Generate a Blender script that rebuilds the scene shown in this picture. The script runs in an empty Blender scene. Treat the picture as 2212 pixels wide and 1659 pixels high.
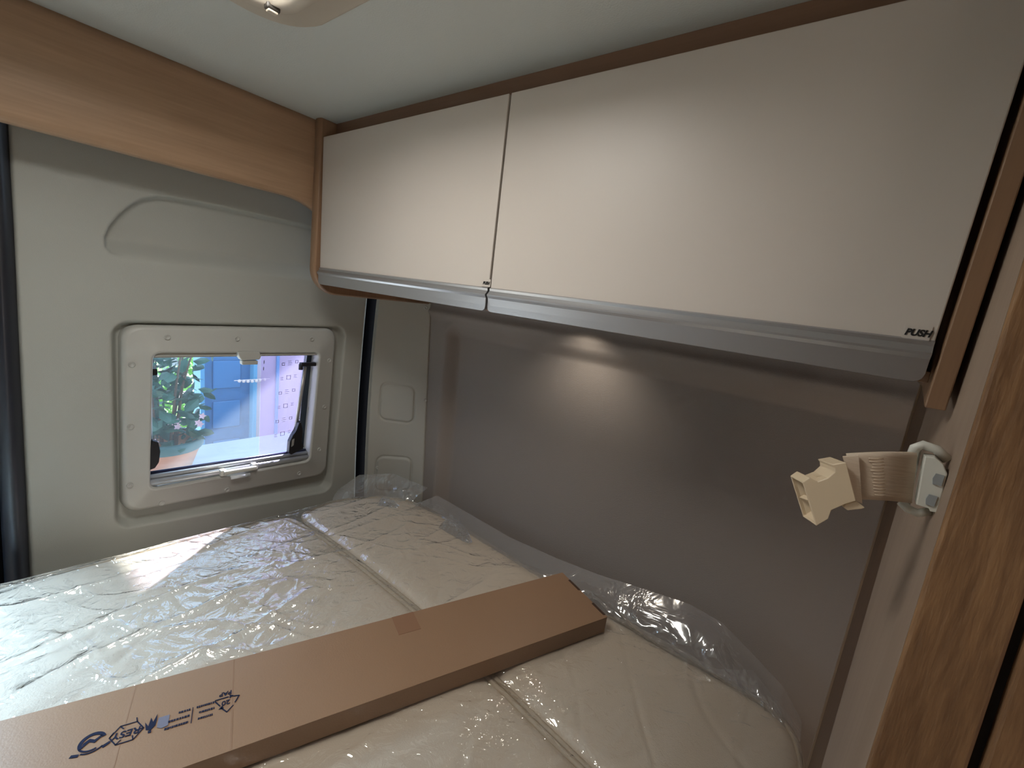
import bpy, bmesh, math, random
import numpy as np
from mathutils import Vector, Matrix, noise
random.seed(7)
sc = bpy.context.scene
COL = sc.collection
# ------------------------------------------------------------------ camera, world, sun, exposure
# The geometry is laid out in units of 0.62 m around the eye point; the last lines bring it to metres
# and lift it so that the van's floor is z = 0.
S, Z0 = 0.62, 1.52
VR, VU, VF = (0.62525576, -0.76930023, 0.1312722), (0.0673419, 0.22076389, 0.97299968), (0.77750904, 0.59953353, -0.18984003)
cam_d = bpy.data.cameras.new('camera')
cam = bpy.data.objects.new('camera', cam_d)
COL.objects.link(cam)
M = Matrix((VR, VU, tuple(-a for a in VF))).transposed().to_4x4()
cam.matrix_world = M
cam_d.sensor_width = 36.0
cam_d.lens = 940 / 2212 * 36.0
cam_d.clip_start = 0.02
sc.camera = cam
sc.view_settings.view_transform = 'Standard'
sc.view_settings.look = 'None'
sc.view_settings.gamma = 1
sc.view_settings.exposure = 0.03
sc.view_settings.use_curve_mapping = False
sc.cycles.max_bounces = 10
sc.cycles.transparent_max_bounces = 16
sc.cycles.caustics_reflective = False
sc.cycles.caustics_refractive = False
sc.cycles.sample_clamp_indirect = 6

W = bpy.data.worlds.new('sky'); sc.world = W; W.use_nodes = True
wn = W.node_tree
wb = wn.nodes['Background']
wb.inputs[0].default_value = (0.62, 0.80, 1.0, 1); wb.inputs[1].default_value = 2.6

def light(name, kind, loc, direction, energy, color, size=None, size_y=None, spread=None, spot=None, blend=.5):
    d = bpy.data.lights.new(name, kind); d.energy = energy; d.color = color
    o = bpy.data.objects.new(name, d); COL.objects.link(o)
    o.location = loc
    o.rotation_euler = Vector(direction).to_track_quat('-Z', 'Y').to_euler()
    if kind == 'AREA':
        d.shape = 'RECTANGLE'; d.size = size; d.size_y = size_y or size
        if spread: d.spread = math.radians(spread)
    if kind == 'SPOT':
        d.spot_size = math.radians(spot); d.spot_blend = blend; d.shadow_soft_size = size
    return o

SUN_DIR = Vector((-0.595, -0.43, -0.542)).normalized()
sun = light('sun', 'SUN', (3, 3, 4), SUN_DIR, 42.0, (1.0, 0.93, 0.84)); sun.data.angle = math.radians(0.8)
# daylight through the second rear window, left of the frame
light('daylight_rear_window', 'AREA', (-0.50, 1.56, -0.36), (0.22, -0.62, -0.95), 17.0, (0.46, 0.73, 1.0), 0.6, 0.5, spread=95)
# daylight through the ceiling hatch
light('daylight_roof_hatch', 'AREA', (0.156, 0.688, 0.50), (0, 0.0, -1), 7.5, (1.0, 0.97, 0.91), 0.37, 0.37)
# daylight through the open side door behind the camera
light('daylight_side_door', 'AREA', (-0.7, -2.5, -0.8), (.1, 1, 0.05), 10.5, (1.0, 0.86, 0.73), 1.0, 1.8)

# ------------------------------------------------------------------ helpers
def put(o, parent=None, label=None, cat=None, group=None, kind=None):
    COL.objects.link(o)
    if parent: o.parent = parent
    if label: o['label'] = label
    if cat: o['category'] = cat
    if group: o['group'] = group
    if kind: o['kind'] = kind
    return o

def root(name, loc, label, cat, group=None):
    return put(bpy.data.objects.new(name, None), None, label, cat, group)

def mesh(name, verts, faces, mat, parent=None, smooth=False, loc=None, **kw):
    me = bpy.data.meshes.new(name)
    me.from_pydata([tuple(v) for v in verts], [], faces)
    me.validate(); me.update()
    bm = bmesh.new(); bm.from_mesh(me)
    bmesh.ops.recalc_face_normals(bm, faces=bm.faces)
    bm.to_mesh(me); bm.free()
    if smooth: me.polygons.foreach_set('use_smooth', [True] * len(me.polygons))
    me.materials.append(mat)
    return put(bpy.data.objects.new(name, me), parent, **kw)

class B:
    """collects shapes for ONE mesh"""
    def __init__(s): s.v = []; s.f = []
    def add(s, v, f):
        n = len(s.v); s.v += [tuple(a) for a in v]; s.f += [tuple(i + n for i in q) for q in f]; return s
    def box(s, a, b, bev=0.0):
        bm = bmesh.new(); bmesh.ops.create_cube(bm, size=1)
        a = Vector(a); b = Vector(b)
        for v in bm.verts: v.co = Vector([(a[i] + b[i]) / 2 + v.co[i] * abs(b[i] - a[i]) for i in range(3)])
        if bev: bmesh.ops.bevel(bm, geom=bm.edges[:], offset=bev, segments=3, profile=.5, affect='EDGES')
        return s.bm(bm)
    def bm(s, bm):
        bm.verts.index_update()
        s.add([v.co for v in bm.verts], [[v.index for v in f.verts] for f in bm.faces]); bm.free(); return s
    def prism(s, pts, e, bev=0.0):
        """polygon of 3-D points extruded along e"""
        bm = bmesh.new(); e = Vector(e)
        a = [bm.verts.new(p) for p in pts]; b = [bm.verts.new(Vector(p) + e) for p in pts]
        n = len(pts)
        bm.faces.new(a); bm.faces.new(b[::-1])
        for i in range(n): bm.faces.new((a[i], b[i], b[(i + 1) % n], a[(i + 1) % n]))
        if bev:
            bmesh.ops.bevel(bm, geom=bm.edges[:], offset=bev, segments=2, profile=.5, affect='EDGES')
        return s.bm(bm)
    def tube(s, pts, r, n=10, cap=True):
        pts = [Vector(p) for p in pts]; rings = []
        for i, p in enumerate(pts):
            t = (pts[min(i + 1, len(pts) - 1)] - pts[max(i - 1, 0)]).normalized()
            u = t.orthogonal().normalized() if i == 0 else (u - t * u.dot(t)).normalized()
            w = t.cross(u); rr = r[i] if isinstance(r, (list, tuple)) else r
            rings.append([p + (u * math.cos(2 * math.pi * k / n) + w * math.sin(2 * math.pi * k / n)) * rr for k in range(n)])
        v = [q for g in rings for q in g]; f = []
        for i in range(len(pts) - 1):
            for k in range(n): f.append((i * n + k, i * n + (k + 1) % n, (i + 1) * n + (k + 1) % n, (i + 1) * n + k))
        if cap: f.append(tuple(range(n))[::-1]); f.append(tuple((len(pts) - 1) * n + k for k in range(n)))
        return s.add(v, f)
    def loops(s, L, closed=True, cap=False):
        n = len(L[0]); v = [p for l in L for p in l]; f = []
        for i in range(len(L) - 1):
            for k in range(n if closed else n - 1):
                f.append((i * n + k, i * n + (k + 1) % n, (i + 1) * n + (k + 1) % n, (i + 1) * n + k))
        if cap: f.append(tuple((len(L) - 1) * n + k for k in range(n)))
        return s.add(v, f)
    def out(s, name, mat, parent=None, smooth=False, **kw):
        o = mesh(name, s.v, s.f, mat, parent, smooth, **kw)
        return o

def quad_off(c, d):
    """corners of a convex quad moved outward by d (2-D)"""
    n = len(c); out = []
    cx = sum(p[0] for p in c) / n; cy = sum(p[1] for p in c) / n
    L = []
    for i in range(n):
        a = Vector(c[i]); b = Vector(c[(i + 1) % n]); t = (b - a).normalized(); nn = Vector((t.y, -t.x))
        if nn.dot(a - Vector((cx, cy))) < 0: nn = -nn
        L.append((a + nn * d, t))
    for i in range(n):
        (p, t), (q, u) = L[i - 1], L[i]
        den = t.x * u.y - t.y * u.x
        k = ((q.x - p.x) * u.y - (q.y - p.y) * u.x) / den
        out.append((p.x + t.x * k, p.y + t.y * k))
    return out
def rquad(c, r, n=8):
    """rounded convex polygon outline, len(c)*(n+1) points"""
    P = []; m = len(c)
    for i in range(m):
        p = Vector(c[i]); a = (Vector(c[i - 1]) - p).normalized(); b = (Vector(c[(i + 1) % m]) - p).normalized()
        ri = r[i] if isinstance(r, (list, tuple)) else r
        p0 = p + a * ri; p1 = p + b * ri
        for k in range(n + 1):
            t = k / n; P.append(tuple(p0 * (1 - t) ** 2 + p * 2 * t * (1 - t) * 0.75 * 1.0 + p1 * t ** 2 + (p0 + p1) * (t * (1 - t) * 0.25)))
    return P
def xz(P, y): return [(p[0], y, p[1]) for p in P]
def sdf(X, Z, c, r):
    """signed distance (negative inside) to a rounded convex quad, numpy"""
    n = len(c); cx = sum(p[0] for p in c) / n; cy = sum(p[1] for p in c) / n
    D = []
    for i in range(n):
        a = c[i]; b = c[(i + 1) % n]; tx, ty = b[0] - a[0], b[1] - a[1]; l = math.hypot(tx, ty); nx, ny = ty / l, -tx / l
        if nx * (a[0] - cx) + ny * (a[1] - cy) < 0: nx, ny = -nx, -ny
        D.append((X - a[0]) * nx + (Z - a[1]) * ny + r)
    D = np.stack(D); o = np.sqrt((np.maximum(D, 0) ** 2).sum(0)); i = np.minimum(D.max(0), 0)
    return o + i - r
def sst(x): x = np.clip(x, 0, 1); return x * x * (3 - 2 * x)
def grid(name, U, V, fn, mat, parent=None, hole=None, **kw):
    """regular sheet; fn(U,V) -> x,y,z arrays; hole(U,V) True where faces are left out"""
    UU, VV = np.meshgrid(U, V, indexing='ij'); X, Y, Z = fn(UU, VV)
    nu, nv = UU.shape
    co = np.stack([X, Y, Z], -1).reshape(-1, 3)
    idx = np.arange(nu * nv).reshape(nu, nv)
    q = np.stack([idx[:-1, :-1], idx[1:, :-1], idx[1:, 1:], idx[:-1, 1:]], -1).reshape(-1, 4)
    if hole is not None:
        cu = (UU[:-1, :-1] + UU[1:, 1:]) / 2; cv = (VV[:-1, :-1] + VV[1:, 1:]) / 2
        q = q[~hole(cu, cv).reshape(-1)]
    me = bpy.data.meshes.new(name)
    me.vertices.add(len(co)); me.vertices.foreach_set('co', co.ravel())
    me.loops.add(len(q) * 4); me.loops.foreach_set('vertex_index', q.ravel())
    me.polygons.add(len(q)); me.polygons.foreach_set('loop_start', np.arange(0, len(q) * 4, 4)); me.polygons.foreach_set('loop_total', np.full(len(q), 4))
    me.polygons.foreach_set('use_smooth', np.ones(len(q), bool))
    me.update(calc_edges=True); me.validate()
    if hole is not None:
        bm = bmesh.new(); bm.from_mesh(me); bmesh.ops.delete(bm, geom=[v for v in bm.verts if not v.link_faces], context='VERTS'); bm.to_mesh(me); bm.free()
    me.materials.append(mat)
    return put(bpy.data.objects.new(name, me), parent, **kw)

def poly_d(X, Y, P):
    """distance to the outline, positive inside"""
    D = np.full(X.shape, 9.0); ins = np.zeros(X.shape, bool)
    n = len(P)
    for i in range(n):
        ax, ay = P[i]; bx, by = P[(i + 1) % n]; dx, dy = bx - ax, by - ay
        t = np.clip(((X - ax) * dx + (Y - ay) * dy) / (dx * dx + dy * dy + 1e-12), 0, 1)
        D = np.minimum(D, np.hypot(X - ax - t * dx, Y - ay - t * dy))
        c_ = ((ay > Y) != (by > Y)) & (X < (bx - ax) * (Y - ay) / (by - ay + 1e-15) + ax)
        ins ^= c_
    return np.where(ins, D, -D)

# smooth value noise on arrays
_rng = np.random.RandomState(3); _T = _rng.rand(256, 256)
def vn(x, y):
    xi = np.floor(x).astype(int); yi = np.floor(y).astype(int); fx = x - xi; fy = y - yi
    fx = fx * fx * (3 - 2 * fx); fy = fy * fy * (3 - 2 * fy)
    g = lambda a, b: _T[a % 256, b % 256]
    return (g(xi, yi) * (1 - fx) + g(xi + 1, yi) * fx) * (1 - fy) + (g(xi, yi + 1) * (1 - fx) + g(xi + 1, yi + 1) * fx) * fy
def ridge(x, y): return 1 - np.abs(2 * vn(x, y) - 1)

# ------------------------------------------------------------------ materials
def mat(name, col, rough=.5, metal=0, spec=.5, bump=None, var=None, coat=0, trans=0, sub=None):
    m = bpy.data.materials.new(name); m.use_nodes = True; nt = m.node_tree; p = nt.nodes['Principled BSDF']
    p.inputs['Base Color'].default_value = (*col, 1); p.inputs['Roughness'].default_value = rough
    p.inputs['Metallic'].default_value = metal; p.inputs['Specular IOR Level'].default_value = spec
    p.inputs['Coat Weight'].default_value = coat; p.inputs['Coat Roughness'].default_value = .38
    tc = nt.nodes.new('ShaderNodeTexCoord')
    if bump:
        sc_, st = bump
        n = nt.nodes.new('ShaderNodeTexNoise'); n.inputs['Scale'].default_value = sc_; n.inputs['Detail'].default_value = 4
        b = nt.nodes.new('ShaderNodeBump'); b.inputs['Strength'].default_value = st; b.inputs['Distance'].default_value = .002
        nt.links.new(tc.outputs['Object'], n.inputs['Vector']); nt.links.new(n.outputs['Fac'], b.inputs['Height']); nt.links.new(b.outputs['Normal'], p.inputs['Normal'])
    if var:
        vs, amt = var
        n = nt.nodes.new('ShaderNodeTexNoise'); n.inputs['Scale'].default_value = vs; n.inputs['Detail'].default_value = 5
        r = nt.nodes.new('ShaderNodeMix'); r.data_type = 'RGBA'
        r.inputs[6].default_value = (*[c * (1 - amt) for c in col], 1); r.inputs[7].default_value = (*[min(1, c * (1 + amt)) for c in col], 1)
        nt.links.new(tc.outputs['Object'], n.inputs['Vector']); nt.links.new(n.outputs['Fac'], r.inputs[0]); nt.links.new(r.outputs[2], p.inputs['Base Color'])
    return m

def wood(name, dark, light_, axis, fine=1.0, pore=None, bumpy=.15, rough=.42):
    m = bpy.data.materials.new(name); m.use_nodes = True; nt = m.node_tree; p = nt.nodes['Principled BSDF']; L = nt.links.new
    p.inputs['Roughness'].default_value = rough
    tc = nt.nodes.new('ShaderNodeTexCoord'); mp = nt.nodes.new('ShaderNodeMapping')
    s = [14 * fine] * 3; s[axis] = min(.9 * fine, 1.1); mp.inputs['Scale'].default_value = s
    n1 = nt.nodes.new('ShaderNodeTexNoise'); n1.inputs['Scale'].default_value = 1.2; n1.inputs['Detail'].default_value = 6; n1.inputs['Roughness'].default_value = .6; n1.inputs['Distortion'].default_value = .15
    mp2 = nt.nodes.new('ShaderNodeMapping'); pore = pore or fine; s2 = [260 * pore] * 3; s2[axis] = 14 * pore; mp2.inputs['Scale'].default_value = s2
    n2 = nt.nodes.new('ShaderNodeTexNoise'); n2.inputs['Scale'].default_value = 1; n2.inputs['Detail'].default_value = 3
    cr = nt.nodes.new('ShaderNodeValToRGB'); cr.color_ramp.elements[0].position = .3; cr.color_ramp.elements[0].color = (*dark, 1)
    cr.color_ramp.elements[1].position = .68; cr.color_ramp.elements[1].color = (*light_, 1)
    ad = nt.nodes.new('ShaderNodeMath'); ad.operation = 'MULTIPLY_ADD'; ad.inputs[1].default_value = .28
    sb = nt.nodes.new('ShaderNodeMath'); sb.operation = 'SUBTRACT'; sb.inputs[1].default_value = .14
    L(tc.outputs['Object'], mp.inputs['Vector']); L(tc.outputs['Object'], mp2.inputs['Vector'])
    L(mp.outputs[0], n1.inputs['Vector']); L(mp2.outputs[0], n2.inputs['Vector'])
    L(n2.outputs['Fac'], ad.inputs[0]); L(n1.outputs['Fac'], ad.inputs[2]); L(ad.outputs[0], sb.inputs[0]); L(sb.outputs[0], cr.inputs['Fac']); L(cr.outputs['Color'], p.inputs['Base Color'])
    b = nt.nodes.new('ShaderNodeBump'); b.inputs['Strength'].default_value = bumpy; b.inputs['Distance'].default_value = .002
    L(n2.outputs['Fac'], b.inputs['Height']); L(b.outputs['Normal'], p.inputs['Normal'])
    return m

def film(name, gloss=1.6, haze=0.0, hazecol=(.8, .85, .9), rough=.05, bump=(30, .3), tint=(1, 1, 1), base=0.0):
    m = bpy.data.materials.new(name); m.use_nodes = True; nt = m.node_tree; L = nt.links.new
    for n in list(nt.nodes): nt.nodes.remove(n)
    out = nt.nodes.new('ShaderNodeOutputMaterial'); tr = nt.nodes.new('ShaderNodeBsdfTransparent'); tr.inputs[0].default_value = (*tint, 1)
    gl = nt.nodes.new('ShaderNodeBsdfGlossy'); gl.inputs['Roughness'].default_value = rough; gl.inputs[0].default_value = (1, 1, 1, 1)
    ge = nt.nodes.new('ShaderNodeNewGeometry'); dt = nt.nodes.new('ShaderNodeVectorMath'); dt.operation = 'DOT_PRODUCT'
    L(ge.outputs['Normal'], dt.inputs[0]); L(ge.outputs['Incoming'], dt.inputs[1])
    ab = nt.nodes.new('ShaderNodeMath'); ab.operation = 'ABSOLUTE'; L(dt.outputs['Value'], ab.inputs[0])
    iv = nt.nodes.new('ShaderNodeMath'); iv.operation = 'SUBTRACT'; iv.inputs[0].default_value = 1; L(ab.outputs[0], iv.inputs[1])
    pw = nt.nodes.new('ShaderNodeMath'); pw.operation = 'POWER'; pw.inputs[1].default_value = 5; L(iv.outputs[0], pw.inputs[0])
    fr = nt.nodes.new('ShaderNodeMath'); fr.operation = 'MULTIPLY_ADD'; fr.inputs[1].default_value = .9; fr.inputs[2].default_value = .045; L(pw.outputs[0], fr.inputs[0])
    mu = nt.nodes.new('ShaderNodeMath'); mu.operation = 'MULTIPLY_ADD'; mu.inputs[1].default_value = gloss; mu.inputs[2].default_value = base; mu.use_clamp = True
    mx = nt.nodes.new('ShaderNodeMixShader'); L(fr.outputs[0], mu.inputs[0]); L(mu.outputs[0], mx.inputs[0])
    if haze:
        di = nt.nodes.new('ShaderNodeBsdfTranslucent'); di.inputs[0].default_value = (*hazecol, 1)
        di2 = nt.nodes.new('ShaderNodeBsdfDiffuse'); di2.inputs[0].default_value = (*hazecol, 1)
        a = nt.nodes.new('ShaderNodeMixShader'); a.inputs[0].default_value = .5; L(di.outputs[0], a.inputs[1]); L(di2.outputs[0], a.inputs[2])
        b = nt.nodes.new('ShaderNodeMixShader'); b.inputs[0].default_value = haze; L(tr.outputs[0], b.inputs[1]); L(a.outputs[0], b.inputs[2]); L(b.outputs[0], mx.inputs[1])
    else: L(tr.outputs[0], mx.inputs[1])
    L(gl.outputs[0], mx.inputs[2]); L(mx.outputs[0], out.inputs[0])
    if bump:
        tc = nt.nodes.new('ShaderNodeTexCoord'); n = nt.nodes.new('ShaderNodeTexNoise'); n.inputs['Scale'].default_value = bump[0]; n.inputs['Detail'].default_value = 3; n.inputs['Distortion'].default_value = 1.5
        bp = nt.nodes.new('ShaderNodeBump'); bp.inputs['Strength'].default_value = bump[1]; bp.inputs['Distance'].default_value = .01
        L(tc.outputs['Object'], n.inputs['Vector']); L(n.outputs['Fac'], bp.inputs['Height']); L(bp.outputs[0], gl.inputs['Normal']); L(bp.outputs[0], dt.inputs[0])
    return m

DOORTRIM = mat('grey_door_plastic', (.43, .44, .405), .55, bump=(900, .15))
FRAMEP = mat('window_frame_plastic', (.50, .505, .475), .4, bump=(900, .08))
SIDEP = mat('side_panel_fabric', (.31, .272, .245), .8, bump=(700, .3))
PILLARP = mat('pillar_plastic', (.46, .46, .42), .5, bump=(900, .15))
CEIL = mat('ceiling_laminate', (.56, .575, .545), .7, bump=(500, .15))
DOORW = mat('white_laminate', (.56, .51, .465), .42)
ALU = mat('brushed_aluminium', (.42, .42, .43), .34, metal=.75, bump=(400, .05))
BLACK = mat('black_rubber', (.006, .006, .008), .5)
GAP = mat('black_gap_rubber', (.004, .004, .005), .95, spec=.04)
SEAL = mat('door_seal_rubber', (.018, .020, .028), .38)
CREAM = mat('cream_plastic', (.60, .53, .44), .45)
BUCK = mat('ivory_buckle_plastic', (.62, .50, .35), .38)
WHITEP = mat('white_plastic', (.66, .66, .60), .35)
SCREW = mat('steel_screw', (.42, .47, .50), .3, metal=.4)
SCREWW = mat('trim_screw_plastic', (.47, .475, .45), .35)
MATT = mat('cream_mattress_cloth', (.66, .56, .44), .8, bump=(600, .3), var=(2.5, .05))
PIPE = mat('mattress_piping', (.50, .41, .30), .6)
KRAFT = mat('kraft_cardboard', (.30, .175, .10), .40, bump=(500, .12), var=(14, .05), coat=.5)
KRAFTE = mat('cardboard_cut_edge', (.07, .035, .02), .8)
TAPE = mat('brown_paper_tape', (.27, .145, .085), .3)
INK = mat('dark_blue_ink', (.018, .022, .045), .9, spec=.1)
INKG = mat('pale_grey_ink', (.16, .15, .19), .6)
PRINT = mat('black_print', (.006, .006, .006), .5)
WOODX = wood('oak_laminate_long', (.32, .195, .115), (.48, .31, .195), 0, bumpy=.05)
WOODY = wood('oak_laminate_rail', (.20, .115, .07), (.28, .165, .105), 1, bumpy=.05)
WOODZ = wood('oak_laminate_upright', (.20, .115, .065), (.32, .19, .11), 2, bumpy=.05)
WOODF = wood('oak_laminate_coarse', (.14, .068, .028), (.28, .15, .066), 2, fine=5.0, pore=1.1, bumpy=.6, rough=.65)
WOODD = wood('walnut_strip', (.075, .038, .018), (.12, .062, .03), 2)
WOODL = wood('pale_beige_laminate', (.27, .195, .145), (.33, .245, .185), 2, bumpy=.04, rough=.6)
FILM = film('clear_plastic_wrap', 3.0, haze=.05, hazecol=(.9, .92, .95), rough=.045, bump=(30, .45))
FILML = film('loose_clear_plastic', 3.5, haze=.36, hazecol=(.78, .79, .80), rough=.14, bump=(17, .42), base=.03)
PANE = film('dusty_acrylic', 1.0, haze=.05, hazecol=(.75, .85, .95), rough=.02, bump=None, tint=(.86, .93, 1.0))
STICK = film('lilac_protective_film', .8, haze=.05, hazecol=(.80, .70, .95), rough=.2, bump=None, tint=(.95, .89, 1.0))

# ------------------------------------------------------------------ the setting
YR = 1.6; XS = 1.23; ZC = .454; ZB = -.84
K = 1.6 / 1.51
gapO = [(.249, -.199), (.956, -.191), (.928, -.898), (.238, -.833)]
frO = [(.273, -.214), (.911, -.203), (.901, -.813), (.259, -.784)]
frI = [(.341, -.292), (.843, -.298), (.822, -.732), (.325, -.718)]

def rear_fn(X, Z):
    Y = np.full(X.shape, YR)
    d = sdf(X, Z, gapO, .045)
    # the well around the window: crisp on three sides, a long slope at the bottom
    wl = np.clip((-d) / .020, 0, 1)
    Y = Y + .036 * sst(wl)
    # shallow pocket above the window
    pk = [(1.4, .158), (.618, .158), (.49, .158), (.399, .156), (.358, .15), (.326, .136), (.298, .11), (.275, .081), (.256, .049), (.245, .017), (.245, -.007), (.255, -.024), (.278, -.032), (.515, -.034), (1.4, -.036)]
    d2 = -poly_d(X, Z, pk)
    ramp = np.clip((Z + .03) / .17, 0, 1)
    crisp = sst(-d2 / .007); soft = sst((Z + .035) / .06)
    Y = Y + .032 * crisp * soft
    # right edge of the panel rolls back to the seal
    xe = 1.062 - .013 * (1 - ((Z + .45) / .5) ** 2)
    Y = Y + .03 * sst((X - xe + .03) / .03) ** 2
    xl = .085 + (Z - .23) * .022
    Y = Y + .03 * sst((xl + .012 - X) / .012)
    return X, Y, Z
wr = grid('wall_rear', np.arange(.055, 1.075, .0038), np.arange(-1.25, .46, .0038), rear_fn, DOORTRIM,
          hole=lambda x, z: (sdf(x, z, frI, .02) < -.0) | (x > 1.063 - .013 * (1 - ((z + .45) / .5) ** 2)) | (x < .083 + (z - .23) * .022), kind='structure')
wr['label'] = 'grey moulded plastic trim of the rear door around the small window'

# left leaf of the rear door, out of frame, with the opening of its window
b = B()
for a_, c_ in (((-1.25, 1.62, -1.6), (-.86, 1.66, .46)), ((-.24, 1.62, -1.6), (-.04, 1.66, .46)), ((-.86, 1.62, -1.6), (-.24, 1.66, -.78)), ((-.86, 1.62, -.12), (-.24, 1.66, .46))):
    b.box(a_, c_)
b.out('wall_rear_left', DOORTRIM, kind='structure')
b = B()
b.box((-.05, 1.66, -1.6), (1.3, 1.68, -.79)); b.box((-.05, 1.66, -.79), (.24, 1.68, .46)); b.box((1.06, 1.66, -.79), (1.3, 1.68, .46)); b.box((.24, 1.66, -.16), (1.06, 1.68, .46))
b.out('trim_5', BLACK, kind='structure')

# the dark rubber seal between the two door leaves (far left) and the one at the right edge
def strip(name, path, w0, w1, d, m, bulge=.012):
    """vertical moulding: rounded cross-section swept along path [(x,y,z)], facing -Y"""
    L = []
    for (x, y, z) in path:
        ring = []
        for k in range(13):
            t = k / 12; ring.append((x + w0 + (w1 - w0) * t, y - bulge * math.sin(math.pi * t), z))
        ring += [(x + w1, y + d, z), (x + w0, y + d, z)]
        L.append(ring)
    return B().loops(L, True).out(name, m, None, True, kind='structure')
zz = [(.24, .092), (0, .088), (-.3, .080), (-.6, .073), (-.95, .064), (-1.3, .058)]
s1 = strip('trim_1', [(x, YR + .005, z) for z, x in zz], -.045, .0, .05, SEAL, .022)
s1['label'] = 'dark rubber seal at the far left edge of the rear door'
strip('trim_2', [(x - .075, YR + .02, z) for z, x in zz], -.04, .045, .03, GAP, .004)
s2 = strip('trim_3', [(1.062 - .013 * (1 - ((z + .45) / .5) ** 2), YR + .02, z) for z in np.linspace(.1, -1.3, 24)], -.008, .05, .05, GAP, .004)
s2['label'] = 'black seal gap between rear door and corner pillar'

# diagonal corner pillar
def lerp(a, b, t): return a + (b - a) * t
def pil(u, z):
    """u 0..1 from the seal to the side wall, z height -> point on the pillar face"""
    x0 = 1.071 - .016 * (1 - ((z + .45) / .5) ** 2) * .9 + .006; y0 = 1.585
    x1 = XS; y1 = 1.42 + (z + .06) * .077
    return x0 + (x1 - x0) * u, y0 + (y1 - y0) * u
NRM = Vector((-.6, -.8, 0)).normalized()
def pil_sq(r):
    return r
SQ = []
def pil_solve(rx, rz):
    # ray (1, rx, rz) from the eye to the pillar face
    t = 1.1
    for _ in range(40):
        z = rz * t
        x0, y0 = pil(0, z); x1, y1 = pil(1, z)
        # intersect (t, rx t) with the segment
        den = (y1 - y0) - rx * (x1 - x0)
        u = (rx * x0 - y0) / den
        t = x0 + (x1 - x0) * u
    return u, rz * t
for grp in (((1.406, -.38), (1.206, -.352), (1.197, -.489), (1.408, -.531)), ((1.399, -.683), (1.187, -.62), (1.18, -.747), (1.402, -.835))):
    SQ.append([pil_solve(*q) for q in grp])
def pil_fn(U, Z):
    x0 = 1.071 - .016 * (1 - ((Z + .45) / .5) ** 2) * .9 + .006; y1 = 1.42 + (Z + .06) * .077
    X = x0 + (XS - x0) * U; Y = 1.585 + (y1 - 1.585) * U
    h = np.zeros(X.shape)
    for q in SQ:
        qq = [(a * .235, b) for a, b in q]
        d = sdf(U * .235, Z, qq, .03)
        h += -.006 * np.exp(-(d / .0035) ** 2) + .003 * sst(-d / .006)
    h += -.018 * sst((.06 - U) / .06) + -.010 * sst((U - .955) / .045)
    return X + NRM.x * h, Y + NRM.y * h, Z
pillar = grid('trim_4', np.linspace(0, 1, 110), np.arange(-1.3, .05, .0045), pil_fn, PILLARP, kind='structure')
pillar['label'] = 'narrow grey plastic cover on the corner pillar with two rounded square mouldings'
for i, (rx, rz) in enumerate(((1.188, -.068), (1.146, -.389), (1.134, -.71), (1.227, -.732), (1.39, -.73))):
    u, z = pil_solve(rx, rz); x, y = pil(u, z); p = Vector((x, y, z))
    bb = B(); t = NRM.cross(Vector((0, 0, 1)))
    ring = lambda r, h: [tuple(p + NRM * h + (t * math.cos(a) + Vector((0, 0, 1)) * math.sin(a)) * r) for a in np.linspace(0, 2 * math.pi, 17)[:-1]]
    bb.loops([ring(.009, -.002), ring(.008, .003), ring(.005, .004), ring(.003, .002)], cap=True).out('screw_cap', SCREWW, pillar, True)

# side wall with its recessed field and the ridge over it
def side_fn(Y, Z):
    d = sdf(Y, Z, [(1.335, -.118), (-.6, -.112), (-.6, -1.5), (1.27, -1.5)], .07)
    h = .045 * sst(-d / .060)
    h -= .012 * np.exp(-((Z + .095) / .018) ** 2)
    h -= .03 * sst((Z + .06) / .35)
    return XS + h, Y, Z
side = grid('wall_right', np.arange(-.8, 1.44, .009), np.concatenate([np.arange(-1.5, -.3, .02), np.arange(-.3, .08, .004), np.arange(.08, .46, .02)]), side_fn, SIDEP, kind='structure')
side['label'] = 'grey brown side wall panel with a ridge under the overhead cabinet'

B().box((-1.3, -2.6, ZC), (-.04, 1.70, ZC + .04)).box((.352, -2.6, ZC), (1.35, 1.70, ZC + .04)).box((-.04, -2.6, ZC), (.352, .49, ZC + .04)).box((-.04, .885, ZC), (.352, 1.70, ZC + .04)).out('ceiling', CEIL, kind='structure')
B().box((-1.3, -2.6, -2.49), (1.35, 1.72, -2.45)).out('floor', mat('floor_vinyl', (.22, .17, .13), .5), kind='structure')
b = B(); b.box((-1.34, -2.6, -2.45), (-1.30, 1.66, ZC)); b.out('wall_left', WOODZ, kind='structure')
B().box((-1.3, -2.64, -2.45), (1.35, -2.6, ZC)).out('wall_front', WOODZ, kind='structure')
B().box((1.30, -2.6, -2.45), (1.35, -.79, ZC)).out('wall_right_front', SIDEP, kind='structure')

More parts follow.
